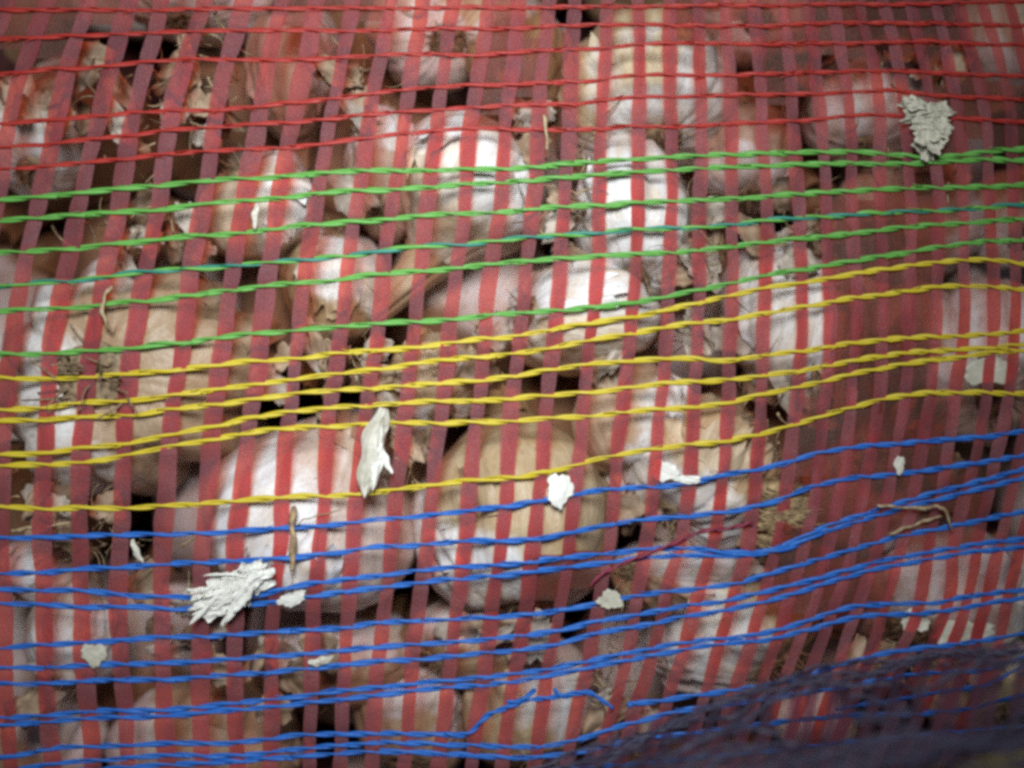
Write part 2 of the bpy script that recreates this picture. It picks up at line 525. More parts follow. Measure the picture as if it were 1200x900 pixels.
bulb(752, 118, 110, 108, 0.001, (-0.1, 0.6, 0.8), CREAM, "large creamy white garlic bulb behind the red cords at top centre", neck=1.1, lobes=6, flakes=1, lobe_amp=0.13, peel=(0.5, 0.5, -0.15))
bulb(556, 222, 100, 104, 0.004, (-0.55, 0.0, -0.85), GREY, "grey white garlic bulb whose dry stem slants down to the yellow cords", neck=1.85, lobes=7, flakes=3, lobe_amp=0.11, peel=(0.5, -0.8, -0.05))
bulb(508, 36, 78, 66, 0.007, (-0.3, 0.7, 0.5), (0.74, 0.66, 0.50), "yellowish white garlic bulb at the top edge, left of the creamy one", neck=1.1, lobes=6, cloves=2, flakes=2, lobe_amp=0.16)
bulb(238, 4, 92, 46, 0.004, (0.2, 0.4, 0.9), LILAC, "lilac white garlic bulb cut by the top edge above the dark gaps", neck=1.1, lobes=7, flakes=2, lobe_amp=0.15)
bulb(922, 362, 80, 104, 0.003, (-0.2, 0.4, -0.8), WHITE, "white garlic bulb with plump cloves between the green and yellow cords, right side", neck=1.1, lobes=6, cloves=3, flakes=2, lobe_amp=0.14, peel=(0.2, 0.1, -0.6))
bulb(1012, 130, 76, 68, 0.002, (0.1, 0.35, 1.0), LILAC, "pale lilac garlic bulb beside the crumpled greenish paper tuft", neck=1.1, lobes=6, flakes=1, lobe_amp=0.10)
bulb(812, 552, 98, 92, 0.002, (0.5, 0.5, 0.7), (0.66, 0.57, 0.45), "dirty peeling garlic bulb with wrinkled skin left of the brown stem stub", neck=1.0, lobes=7, flakes=5, lobe_amp=0.13, wrinkle=2.0)
bulb(1152, 420, 72, 98, 0.002, (0.1, 0.7, 0.6), WHITE, "white garlic bulb at the right edge below the paired yellow cords", neck=1.05, lobes=6, flakes=1, lobe_amp=0.12)
bulb(1005, 575, 66, 84, 0.008, (0.1, -0.1, 1.0), PINK, "pinkish brown garlic bulb with its neck pointing up, under the first blue cord", neck=1.75, lobes=6, flakes=2, lobe_amp=0.08)
bulb(1085, 690, 106, 90, 0.001, (0.4, 0.6, 0.5), (0.76, 0.72, 0.66), "white garlic bulb below the bent straw, right side", neck=1.05, lobes=7, flakes=2, lobe_amp=0.09, peel=(0.2, -0.4, -0.4))
bulb(862, 738, 110, 82, 0.003, (-0.5, 0.6, 0.5), CREAM, "creamy yellow garlic bulb below the dirty one, above the dark fold", neck=1.05, lobes=7, flakes=3, lobe_amp=0.12, wrinkle=1.5)
bulb(622, 822, 80, 92, 0.006, (-0.2, 0.5, 0.9), CREAM, "greenish cream garlic bulb behind the snapped blue cord, bottom centre", neck=1.1, lobes=7, flakes=1, lobe_amp=0.11)
bulb(482, 838, 66, 86, 0.009, (0.1, 0.5, 0.9), TAN, "tan garlic bulb at the bottom edge, left of the snapped blue cord", neck=1.1, lobes=6, flakes=2, lobe_amp=0.12)
bulb(246, 868, 104, 92, 0.008, (0.2, 0.6, 0.7), TAN, "dull tan garlic bulb at the bottom edge below the frayed paper scrap", neck=1.1, lobes=8, flakes=2, lobe_amp=0.12)
bulb(90, 744, 56, 72, 0.004, (0.0, 0.5, 0.9), LILAC, "small pale garlic bulb behind the blue cords at lower left", neck=1.05, lobes=5, flakes=2, lobe_amp=0.08)
bulb(1140, 792, 74, 70, 0.002, (-0.3, 0.6, 0.6), CREAM, "cream garlic bulb with torn skin at lower right, above the dark fold", neck=1.05, lobes=6, flakes=4, lobe_amp=0.12)
bulb(955, 846, 48, 44, 0.004, (0.2, 0.7, 0.4), WHITE, "small white garlic bulb peeping through the dark fold of netting", neck=1.05, lobes=5, flakes=1, lobe_amp=0.1)
bulb(306, 244, 68, 74, 0.007, (0.3, 0.5, -0.8), (0.72, 0.65, 0.58), "half shaded garlic bulb with a white cap under the first green cord, left", neck=1.3, lobes=6, flakes=3, lobe_amp=0.1)
bulb(40, 160, 62, 78, 0.009, (-0.2, 0.5, 0.8), GREY, "greyish garlic bulb at the left edge behind the lower red cords", neck=1.2, lobes=6, flakes=4, lobe_amp=0.14)
bulb(452, 200, 48, 84, 0.012, (0.0, 0.6, 0.8), PINK, "pinkish grey garlic bulb tucked in left of the grey white one", neck=1.2, lobes=6, flakes=2, lobe_amp=0.1)
bulb(1168, 48, 60, 74, 0.003, (0.2, 0.3, -0.9), (0.74, 0.68, 0.64), "whitish garlic bulb in the upper right corner behind red netting", neck=1.05, lobes=6, flakes=2, lobe_amp=0.12)
bulb(790, 672, 82, 40, 0.008, (0.8, 0.4, -0.2), (0.62, 0.46, 0.34), "flat brownish garlic bulb lying under the merged blue cords", neck=1.1, lobes=6, flakes=2, lobe_amp=0.1)
bulb(1186, 700, 42, 78, 0.008, (0.0, 0.6, 0.7), CREAM, "cream garlic bulb cut by the right edge among the blue cords", neck=1.05, lobes=6, flakes=2, lobe_amp=0.1)
bulb(742, 492, 72, 80, 0.006, (-0.1, 0.2, 1.0), (0.60, 0.47, 0.38), "pinkish tan garlic bulb with a curled skin flap between two larger bulbs", neck=1.2, lobes=6, flakes=5, lobe_amp=0.08)
bulb(884, 14, 62, 60, 0.010, (0.1, 0.8, 0.5), LILAC, "lilac garlic bulb at the top edge behind dense red netting", neck=1.05, lobes=6, flakes=1, lobe_amp=0.1)
bulb(345, 82, 56, 92, 0.012, (0.1, 0.4, -0.9), PINK, "dull pink garlic bulb behind the red cords, upper left of centre", neck=1.3, lobes=6, flakes=3, lobe_amp=0.1)
bulb(1062, 262, 92, 66, 0.013, (0.5, 0.6, 0.4), PINK, "shaded brownish garlic bulb below the crumpled paper tuft", neck=1.05, lobes=7, flakes=2, lobe_amp=0.12)
bulb(1184, 256, 44, 62, 0.006, (0.1, 0.7, 0.5), (0.74, 0.70, 0.66), "whitish garlic bulb at the right edge among the green cords", neck=1.05, lobes=5, flakes=1, lobe_amp=0.1)
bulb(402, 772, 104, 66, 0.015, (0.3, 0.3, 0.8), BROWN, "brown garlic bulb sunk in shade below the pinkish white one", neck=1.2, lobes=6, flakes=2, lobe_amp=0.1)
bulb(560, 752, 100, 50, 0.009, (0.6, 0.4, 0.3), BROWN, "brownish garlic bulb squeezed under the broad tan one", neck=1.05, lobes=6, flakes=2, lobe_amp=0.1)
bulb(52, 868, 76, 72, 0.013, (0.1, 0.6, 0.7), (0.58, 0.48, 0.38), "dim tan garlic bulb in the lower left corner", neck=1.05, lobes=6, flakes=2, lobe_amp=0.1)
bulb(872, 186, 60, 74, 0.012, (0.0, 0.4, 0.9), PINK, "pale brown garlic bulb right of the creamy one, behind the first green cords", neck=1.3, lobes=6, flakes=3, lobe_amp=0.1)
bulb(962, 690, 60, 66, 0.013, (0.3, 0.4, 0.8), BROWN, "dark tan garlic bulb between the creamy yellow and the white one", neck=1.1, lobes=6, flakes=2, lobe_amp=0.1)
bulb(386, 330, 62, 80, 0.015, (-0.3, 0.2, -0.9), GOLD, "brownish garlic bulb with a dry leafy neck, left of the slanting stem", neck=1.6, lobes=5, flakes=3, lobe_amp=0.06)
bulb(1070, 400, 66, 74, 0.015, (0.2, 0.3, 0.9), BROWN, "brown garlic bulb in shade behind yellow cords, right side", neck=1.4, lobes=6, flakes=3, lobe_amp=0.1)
bulb(604, 70, 60, 84, 0.012, (0.2, 0.4, 0.9), GOLD, "orange brown garlic bulb behind dense red netting at the top, left of the creamy one", neck=1.2, lobes=6, flakes=2, lobe_amp=0.1)
bulb(506, 448, 58, 62, 0.009, (-0.3, 0.5, 0.8), TAN, "small tan garlic bulb wedged under the yellow cords right of the slanting stem", neck=1.2, lobes=6, flakes=4, lobe_amp=0.1)
bulb(50, 672, 56, 44, 0.012, (0.6, 0.3, 0.5), LILAC, "dusky pale garlic bulb behind the first blue cords at the left edge", neck=1.05, lobes=5, flakes=3, lobe_amp=0.1)

# the second layer: bulbs of which only shaded bits show through the gaps
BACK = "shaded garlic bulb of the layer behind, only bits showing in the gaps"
n_front = None
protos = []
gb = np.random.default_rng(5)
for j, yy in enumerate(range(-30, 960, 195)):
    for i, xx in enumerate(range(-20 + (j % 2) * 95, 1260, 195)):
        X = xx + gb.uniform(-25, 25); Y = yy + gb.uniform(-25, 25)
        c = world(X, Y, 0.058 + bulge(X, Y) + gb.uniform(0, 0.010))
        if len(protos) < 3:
            o = bulb(X, Y, 108, 102, 0.038, gb.normal(size=3), (0.38, 0.27, 0.19), BACK, neck=1.3, flakes=1, group="garlic bulbs in the layer behind", seed=100 + len(protos), tuft=False, detail=0.55, obst=False)  # darker tone than the front bulbs, shade of the gaps put into it
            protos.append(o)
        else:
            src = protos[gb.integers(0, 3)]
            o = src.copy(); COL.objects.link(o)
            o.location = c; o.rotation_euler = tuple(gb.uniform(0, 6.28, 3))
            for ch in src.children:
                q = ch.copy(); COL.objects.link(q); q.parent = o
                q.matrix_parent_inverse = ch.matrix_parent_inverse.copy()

# ------------------------------------------------------------------ the net: a membrane stretched over the bulbs
GS = 5.0
gx = np.arange(-160, 1361, GS); gy = np.arange(-160, 1061, GS)
obs = np.full((len(gy), len(gx)), 0.06)
P = np.concatenate(OBST)
qx, qy = pixel(P)
ix = np.rint((qx - gx[0]) / GS).astype(int); iy = np.rint((qy - gy[0]) / GS).astype(int)
ok = (ix >= 0) & (ix < len(gx)) & (iy >= 0) & (iy < len(gy))
np.minimum.at(obs, (iy[ok], ix[ok]), P[ok, 1])


def minf(a):
    p = np.pad(a, 1, 'edge')
    return np.min([p[i:i + a.shape[0], j:j + a.shape[1]] for i in range(3) for j in range(3)], axis=0)


def avg(a):
    p = np.pad(a, 1, 'edge')
    return (p[:-2, 1:-1] + p[2:, 1:-1] + p[1:-1, :-2] + p[1:-1, 2:]) / 4


obs = minf(minf(obs)) - 0.0008
net = np.full(obs.shape, float(obs.min()))
for it in range(500):
    net = np.minimum(obs, avg(net) + 0.000012)
net = np.minimum(net, 0.034)
for it in range(10):
    net = avg(net)
net -= 0.0003


def depth(px, py):
    fx = np.clip((np.asarray(px, float) - gx[0]) / GS, 0, len(gx) - 1.001); fy = np.clip((np.asarray(py, float) - gy[0]) / GS, 0, len(gy) - 1.001)
    i = fx.astype(int); j = fy.astype(int); a = fx - i; b = fy - j
    return (net[j, i] * (1 - a) + net[j, i + 1] * a) * (1 - b) + (net[j + 1, i] * (1 - a) + net[j + 1, i + 1] * a) * b


sack = empty("garlic_sack", world(600, 950, 0.0), "mesh sack of red ribbons and red, green, yellow and blue cords, full of garlic", "sack")

# vertical ribbons: rows of traced centres (photograph y, then x of each ribbon, left to right)
ROWS = [
    (15,  [3, 50, 101, 149, 187, 235, 282, 328, 369, 411, 455, 493, 530, 571, 606, 642, 673, 712, 748, 784, 819, 851, 885, 918, 948, 978, 1010, 1038, 1068, 1098, 1126, 1155, 1185, 1214]),
    (50,  [-12, 37, 88, 138, 178, 223, 273, 320, 363, 404, 449, 489, 525, 566, 604, 639, 671, 710, 749, 784, 820, 853, 888, 922, 953, 985, 1018, 1047, 1077, 1108, 1137, 1166, 1195, 1224]),
    (105, [-32, 20, 73, 122, 162, 207, 258, 308, 350, 394, 439, 479, 516, 557, 598, 634, 668, 706, 749, 786, 822, 856, 891, 928, 959, 993, 1029, 1058, 1089, 1119, 1149, 1179, 1208, 1237]),
    (138, [-40, 11, 66, 115, 156, 201, 252, 303, 344, 388, 433, 474, 512, 552, 593, 631, 667, 704, 750, 787, 822, 856, 892, 930, 962, 996, 1031, 1062, 1093, 1124, 1155, 1185, 1214, 1243]),
    (200, [-54, 0, 53, 102, 146, 190, 243, 292, 332, 377, 424, 466, 506, 547, 589, 628, 664, 704, 748, 787, 821, 858, 897, 933, 966, 998, 1031, 1065, 1097, 1128, 1159, 1188, 1217, 1246]),
    (240, [-60, -4, 46, 93, 140, 186, 239, 286, 324, 369, 417, 460, 501, 545, 586, 625, 662, 702, 747, 787, 820, 858, 899, 935, 968, 999, 1032, 1068, 1100, 1130, 1160, 1188, 1217, 1246]),
    (320, [-75, -22, 26, 76, 122, 170, 223, 271, 314, 357, 407, 448, 491, 534, 575, 617, 655, 700, 745, 785, 820, 858, 897, 940, 971, 1002, 1033, 1066, 1100, 1130, 1163, 1190, 1219, 1248]),
    (365, [-84, -30, 18, 67, 115, 162, 217, 266, 309, 353, 402, 445, 487, 530, 570, 611, 652, 696, 742, 782, 818, 857, 896, 942, 973, 1004, 1035, 1066, 1098, 1130, 1165, 1191, 1220, 1249]),
    (400, [-88, -36, 14, 61, 107, 155, 215, 262, 306, 348, 397, 441, 485, 526, 567, 608, 649, 692, 738, 780, 817, 856, 895, 939, 972, 1003, 1035, 1066, 1096, 1129, 1164, 1190, 1218, 1247]),
    (437, [-94, -42, 10, 57, 101, 150, 209, 258, 303, 344, 393, 436, 479, 522, 564, 604, 646, 687, 733, 778, 816, 855, 893, 936, 970, 1001, 1033, 1063, 1092, 1122, 1160, 1186, 1214, 1243]),
    (475, [-98, -48, 5, 55, 99, 147, 203, 251, 294, 341, 388, 430, 476, 518, 561, 600, 640, 683, 729, 774, 814, 854, 891, 933, 967, 998, 1030, 1059, 1089, 1119, 1155, 1180, 1208, 1236]),
    (512, [-102, -52, 3, 52, 96, 146, 199, 247, 289, 335, 383, 423, 471, 513, 556, 597, 637, 681, 725, 771, 812, 850, 889, 929, 963, 993, 1023, 1053, 1083, 1114, 1148, 1172, 1199, 1226]),
    (575, [-104, -54, 2, 50, 94, 143, 194, 243, 284, 331, 380, 417, 465, 507, 550, 593, 632, 674, 721, 765, 806, 846, 886, 922, 955, 985, 1013, 1042, 1072, 1102, 1133, 1160, 1187, 1214]),
    (637, [-104, -54, 2, 50, 93, 141, 191, 238, 274, 328, 374, 414, 459, 500, 544, 588, 626, 668, 714, 757, 799, 838, 877, 910, 944, 972, 1002, 1029, 1057, 1089, 1118, 1145, 1170, 1196]),
    (690, [-103, -53, 3, 50, 94, 138, 190, 235, 274, 322, 370, 410, 453, 493, 539, 580, 619, 659, 704, 749, 781, 818, 861, 897, 930, 960, 985, 1012, 1044, 1083, 1115, 1137, 1160, 1185]),
    (730, [-102, -52, 4, 51, 96, 140, 189, 234, 275, 320, 367, 406, 448, 488, 534, 574, 613, 653, 699, 743, 773, 809, 850, 887, 917, 945, 970, 999, 1033, 1071, 1103, 1126, 1150, 1176]),
    (780, [-101, -51, 4, 52, 98, 141, 190, 236, 276, 318, 364, 403, 443, 483, 527, 568, 605, 643, 689, 733, 761, 796, 837, 871, 899, 924, 953, 983, 1013, 1046, 1078, 1107, 1137, 1162]),
    (840, [-97, -47, 8, 56, 104, 147, 193, 235, 275, 317, 364, 402, 438, 478, 520, 559, 595, 634, 673, 715, 742, 777, 818, 850, 880, 905, 935, 963, 992, 1020, 1048, 1076, 1102, 1131]),
    (900, [-92, -42, 13, 61, 109, 151, 196, 237, 277, 317, 363, 399, 435, 473, 514, 553, 588, 625, 662, 700, 725, 758, 800, 830, 858, 882, 912, 940, 968, 995, 1022, 1050, 1076, 1105]),
]
NR = len(ROWS[0][1])
assert all(len(r[1]) == NR for r in ROWS), [len(r[1]) for r in ROWS]
ry_ = np.array([r[0] for r in ROWS], float)
rx_ = np.array([r[1] for r in ROWS], float)
RIBW = [21 if i < 9 else (17.3 if i < 17 else (15.5 if i < 24 else 14.5)) for i in range(NR)]
ribbon_path = [list(zip(ry_, rx_[:, i])) for i in range(NR)]


# horizontal cords, traced
CORDS = [
 ("red", [(0,11),(150,12),(300,10),(600,9),(700,8),(900,6),(1100,4),(1200,1)]),
 ("red", [(0,45),(100,42),(150,39),(300,35),(400,37),(500,34),(600,33),(700,29),(750,28),(825,31),(900,30),(1000,26),(1100,28),(1200,30)]),
 ("red", [(0,87),(50,82),(100,80),(150,74),(230,69),(300,70),(350,71),(400,67),(450,64),(500,64),(550,65),(600,61),(650,59),(700,57),(750,52),(830,50),(900,52),(1000,50),(1100,49),(1200,53)]),
 ("red", [(0,145),(50,142),(100,137),(150,133),(200,130),(250,129),(300,125),(350,120),(400,114),(450,108),(500,103),(550,99),(600,100),(640,97),(690,95),(740,88),(850,88),(900,87),(1000,83),(1100,85),(1200,90)]),
 ("red", [(0,173),(50,170),(100,163),(150,160),(200,152),(250,149),(300,146),(350,143),(400,137),(450,133),(500,129),(550,126),(600,124),(680,121),(740,114),(830,112),(900,111),(1000,108),(1050,106),(1100,112),(1200,117)]),
 ("red", [(0,199),(60,194),(100,190),(150,187),(190,180),(250,177),(300,175),(350,172),(390,167),(430,163),(460,158),(500,154),(550,150),(600,152),(700,152),(740,148),(800,148),(900,143),(960,140),(1000,135),(1050,135),(1100,138),(1200,143)]),
 ("green", [(0,234),(60,229),(100,226),(150,220),(200,216),(250,211),(300,209),(350,205),(400,202),(420,200),(500,200),(600,198),(650,193),(700,190),(750,186),(800,183),(850,182),(900,179),(1000,178),(1050,181),(1080,184),(1120,184),(1150,178),(1200,174)]),
 ("green", [(0,258),(100,252),(130,249),(200,245),(250,238),(300,234),(350,230),(400,224),(480,221),(530,218),(560,215),(600,213),(650,209),(700,205),(740,201),(800,199),(850,196),(900,194),(950,193),(1000,191),(1050,192),(1100,191),(1150,186),(1200,188)]),
 ("green", [(0,296),(50,294),(90,292),(130,285),(180,283),(210,278),(250,276),(300,271),(350,265),(390,262),(420,259),(460,257),(500,252),(550,250),(600,248),(650,243),(700,241),(750,237),(800,236),(850,233),(900,230),(950,227),(1000,223),(1050,221),(1110,220),(1200,217)]),
 ("mixed", [(0,336),(50,331),(80,330),(120,325),(150,320),(200,317),(250,313),(300,309),(350,306),(390,301),(420,298),(450,294),(500,288),(550,286),(600,280),(650,276),(690,274),(740,269),(800,268),(850,264),(900,258),(950,255),(1000,251),(1050,249),(1100,247),(1150,243),(1200,240)]),
 ("green", [(0,365),(50,362),(100,360),(130,355),(180,353),(220,346),(260,341),(300,337),(340,332),(380,330),(430,323),(480,319),(530,315),(560,311),(600,308),(650,303),(700,300),(750,298),(800,295),(850,290),(900,284),(930,280),(970,276),(1010,273),(1050,268),(1090,263),(1120,262),(1200,257)]),
 ("green", [(0,416),(50,415),(100,411),(150,410),(180,404),(220,401),(260,395),(300,391),(330,389),(370,384),(420,382),(460,378),(500,376),(540,374),(570,370),(600,368),(650,364),(700,360),(750,354),(790,345),(830,337),(870,330),(900,322),(950,314),(1000,306),(1050,298),(1100,289),(1150,284),(1200,281)]),
 ("yellow", [(0,443),(50,444),(100,443),(150,438),(200,434),(250,429),(300,423),(340,421),(400,414),(450,410),(500,406),(550,399),(600,395),(650,385),(700,378),(750,370),(800,359),(850,348),(900,336),(950,330),(1000,322),(1050,313),(1100,307),(1160,304),(1200,309)]),
 ("yellow", [(0,480),(50,478),(100,472),(150,470),(200,463),(250,458),(300,450),(350,444),(400,438),(450,432),(500,424),(550,420),(600,414),(650,408),(700,397),(750,389),(800,380),(850,376),(900,366),(950,359),(1000,349),(1050,343),(1100,336),(1150,335),(1200,339)]),
 ("yellow", [(0,492),(50,493),(100,488),(150,487),(200,480),(250,475),(300,467),(350,461),(400,457),(450,454),(500,451),(550,447),(600,441),(650,433),(700,425),(750,422),(800,420),(850,423),(900,416),(950,411),(1000,401),(1050,397),(1100,395),(1150,392),(1200,388)]),
 ("yellow", [(0,532),(50,533),(100,524),(150,520),(200,510),(250,500),(300,488),(350,482),(400,476),(430,475),(480,472),(530,470),(600,468),(650,463),(700,459),(750,453),(800,448),(850,445),(900,440),(950,433),(1000,422),(1050,415),(1100,411),(1150,408),(1200,404)]),
 ("yellow", [(0,546),(50,545),(90,543),(130,537),(160,532),(200,523),(250,515),(300,506),(350,501),(400,499),(430,496),(500,496),(560,494),(600,495),(640,490),(700,487),(760,481),(800,478),(850,473),(900,461),(950,450),(1000,438),(1050,429),(1080,423),(1130,418),(1160,413),(1200,411)]),
 ("yellow", [(0,594),(50,597),(100,594),(140,597),(200,592),(250,589),(300,586),(350,581),(400,581),(430,579),(470,573),(500,569),(550,563),(600,561),(650,551),(700,538),(750,529),(800,521),(850,518),(900,507),(950,491),(990,480),(1030,469),(1080,460),(1130,460),(1200,462)]),
 ("blue", [(0,631),(50,630),(100,628),(150,627),(200,625),(250,625),(300,621),(350,617),(400,615),(440,609),(480,606),(520,602),(560,598),(600,593),(650,583),(700,575),(750,571),(800,568),(850,557),(900,548),(950,533),(1000,524),(1050,520),(1100,516),(1150,513),(1200,505)]),
 ("blue", [(0,672),(50,671),(100,667),(150,665),(200,660),(240,660),(300,656),(360,652),(400,648),(440,640),(480,640),(520,636),(560,634),(600,634),(650,629),(700,618),(750,608),(800,606),(850,601),(900,590),(950,571),(1000,560),(1050,555),(1100,550),(1150,542),(1200,533)]),
 ("blue", [(0,690),(50,692),(100,692),(150,698),(215,700),(260,702),(300,699),(330,690),(370,684),(420,677),(480,670),(520,666),(560,663),(600,661),(650,655),(700,650),(760,643),(800,643),(860,648),(890,647),(920,640),(960,620),(1000,606),(1050,590),(1100,577),(1150,563),(1200,549)]),
 ("blue", [(0,707),(50,709),(100,712),(150,710),(200,715),(230,713),(300,708),(340,703),(380,697),(420,691),(470,686),(520,680),(560,676),(600,673),(650,667),(700,660),(760,653),(820,651),(870,651),(920,645),(960,625),(1000,612),(1050,598),(1100,585),(1150,572),(1200,561)]),
 ("blue", [(0,760),(50,756),(100,753),(150,750),(200,747),(250,745),(300,742),(350,739),(400,736),(440,730),(500,728),(530,725),(600,723),(650,717),(700,707),(735,700),(780,694),(830,688),(870,683),(905,672),(975,650),(1050,630),(1120,615),(1200,600)]),
 ("blue", [(0,783),(50,783),(100,779),(150,779),(200,777),(250,774),(300,771),(350,767),(400,762),(450,758),(500,754),(550,751),(600,747),(650,740),(700,728),(750,721),(800,709),(850,705),(900,693),(960,677),(1030,658),(1100,645),(1150,637),(1200,632)]),
 ("blue", [(0,802),(50,801),(100,798),(150,797),(200,796),(250,792),(300,790),(350,784),(400,780),(450,775),(500,772),(550,767),(600,763),(650,756),(700,742),(750,734),(800,722),(850,716),(900,704),(960,686),(1030,666),(1100,653),(1150,646),(1200,641)]),
 ("blue", [(0,841),(60,838),(120,833),(170,833),(220,830),(270,825),(300,821),(350,816),(400,810),(450,805),(500,800),(550,796),(600,790),(650,783),(700,773),(750,762),(800,753),(850,749),(900,741),(950,727),(980,716),(1000,711),(1050,707),(1100,707),(1130,700),(1200,690)]),
 ("blue", [(0,849),(60,846),(120,841),(170,840),(220,838),(270,832),(300,830),(350,825),(400,820),(450,813),(500,808),(550,804),(600,799),(660,789),(720,776),(780,765),(850,754),(900,750),(950,738),(980,729),(1010,721),(1050,720),(1100,718),(1150,708),(1200,700)]),
 ("blue", [(0,888),(50,880),(80,875),(130,874),(200,871),(250,872),(300,868),(350,862),(400,860),(450,859),(490,861),(540,861)], (-80, 545)),
 ("blue", [(0,906),(80,893),(130,890),(200,885),(250,886),(300,884),(350,878),(400,873),(450,870),(500,872),(560,873),(600,876),(630,876),(650,873),(690,863),(720,853),(760,843),(800,832),(850,826),(900,819),(960,809),(1020,799),(1090,788),(1150,786),(1170,782),(1200,769)]),
 ("blue", [(0,916),(80,905),(200,896),(300,891),(400,882),(450,881),(500,882),(550,885),(600,889),(650,885),(680,881),(720,872),(750,867),(800,860),(900,848),(985,838),(1060,838),(1140,830),(1200,815)]),
 ("blue", [(735,826),(780,820),(820,814),(850,811),(900,803),(940,792),(1000,775),(1050,763),(1100,757),(1150,752),(1200,742)], (735, 1290)),
 ("blue", [(1050,820),(1090,812),(1130,808),(1160,802),(1180,792),(1200,778)], (980, 1290)),
 ("blue", [(0,936),(200,915),(400,905),(600,907),(800,890),(1000,870),(1200,850)]),
]
_cy = {}


def CORD_Y(cd, xs):
    k = id(cd)
    if k not in _cy:
        fx = np.arange(-200, 1400, 3.0)
        _cy[k] = (fx, spline(cd[1], fx, 9))
    return np.interp(xs, *_cy[k])


def ribbon_mesh(xf, y0, y1, width, off, seed):
    ys = np.arange(y0, y1 + 0.1, 3.0)
    xs = xf(ys) + 0.9 * np.sin(ys / 31 + seed) + 0.5 * np.sin(ys / 12 + 2 * seed)
    ww = width * (1 + 0.10 * np.sin(ys / 47 + seed * 1.7) + 0.06 * np.sin(ys / 19 + seed * 3.1))
    pinch = np.zeros(len(ys))
    for cd in CORDS:                       # every cord pulls the ribbon a little narrower and deeper
        r_ = cd[2] if len(cd) > 2 else (-80, 1290)
        d_ = ys - CORD_Y(cd, xs)
        pinch = np.maximum(pinch, np.where((xs > r_[0]) & (xs < r_[1]), np.exp(-(d_ / 5.0) ** 2), 0))
    ww = ww * (1 - 0.13 * pinch)
    off = off + 0.00025 * pinch
    u = np.linspace(-0.5, 0.5, 5)
    XX = xs[:, None] + ww[:, None] * u[None]
    YY = np.repeat(ys[:, None], 5, 1)
    dep = depth(np.repeat(xs[:, None], 5, 1), YY) * 0.75 + depth(XX, YY) * 0.25
    curl = 0.00030 * np.sin(ys / 37 + seed * 2.3)[:, None] * (u[None] * 2) + 0.00016 * np.sin(ys / 23 + seed)[:, None] * (4 * u[None] ** 2)
    dep = dep + np.broadcast_to(np.asarray(off), ys.shape)[:, None] + curl + 0.0001 * np.sin(ys / 7.3 + seed)[:, None]
    return world(XX, YY, dep), grid_faces(len(ys), 5)


for i in range(NR):
    xf = (lambda ys, i=i: spline(ribbon_path[i], ys, 14))
    V, F = ribbon_mesh(xf, -120, 1020, RIBW[i], 0.0, i * 1.37)
    make("ribbon", V, F, M_ribbon, sack)

# where the sack lies double, ribbons of the inner ply close the gaps: (x0, x1, y0, y1)
DOUBLE = [(880, 1135, -40, 66), (880, 965, 60, 120), (1075, 1240, 90, 178), (975, 1105, 225, 470), (940, 1110, 470, 610), 
          (0, 112, -40, 62), (575, 622, -40, 128), (545, 580, 70, 128), (895, 1040, 600, 720), (330, 470, -40, 25), (112, 160, -40, 40), (800, 882, -40, 26),
          (1040, 1160, 560, 612), (630, 690, 640, 700)]
for i in range(NR - 1):
    xa = (lambda ys, i=i: 0.5 * (spline(ribbon_path[i], ys, 14) + spline(ribbon_path[i + 1], ys, 14)))
    ys = np.arange(-40, 930, 5.0)
    xm = xa(ys)
    hit = np.zeros(len(ys), bool)
    for (a, b, c, d) in DOUBLE:
        jit = 10 * math.sin(i * 2.1)
        hit |= (xm > a) & (xm < b) & (ys > c + jit) & (ys < d + jit)
    k = 0
    while k < len(ys):
        if hit[k]:
            e = k
            while e + 1 < len(ys) and hit[e + 1]:
                e += 1
            if e - k > 4:
                gap = spline(ribbon_path[i + 1], ys[k:e + 1], 14).mean() - spline(ribbon_path[i], ys[k:e + 1], 14).mean()
                V, F = ribbon_mesh(xa, ys[k], ys[e], gap * 0.80, 0.0005, 50 + i * 2.3)
                make("inner_ribbon", V, F, M_inner, sack)
            k = e + 1
        else:
            k += 1

CM = {"red": ([M_red, M_red], 0.00042), "green": ([M_green, M_green], 0.00053), "mixed": ([M_green, M_teal], 0.00052),
      "yellow": ([M_yellow, M_yellow], 0.00053), "blue": ([M_blue, M_blue], 0.00052)}


def cord_plies(xs, ys, dep, phase, r, seed, amp=1.0):
    """two flat plies twisted round each other, one in front of every ribbon and one behind it"""
    out = []
    for s in (0, 1):
        ph = phase + s * math.pi
        zz = 0.62 * r * amp * np.cos(ph)
        yy = -0.75 * r * amp * np.sin(ph)
        Pt = world(xs, ys, dep + yy)
        Pt[:, 2] += zz
        rr = r * (0.74 + 0.13 * np.sin(xs / 17 + seed + s * 2) + 0.10 * np.sin(xs / 7.3 + seed * 2.2 + s) + 0.12 * np.sin(xs / 41 + seed * 3.1 + s))
        out.append(tube(Pt, rr, 6, flat=0.6))
    return out


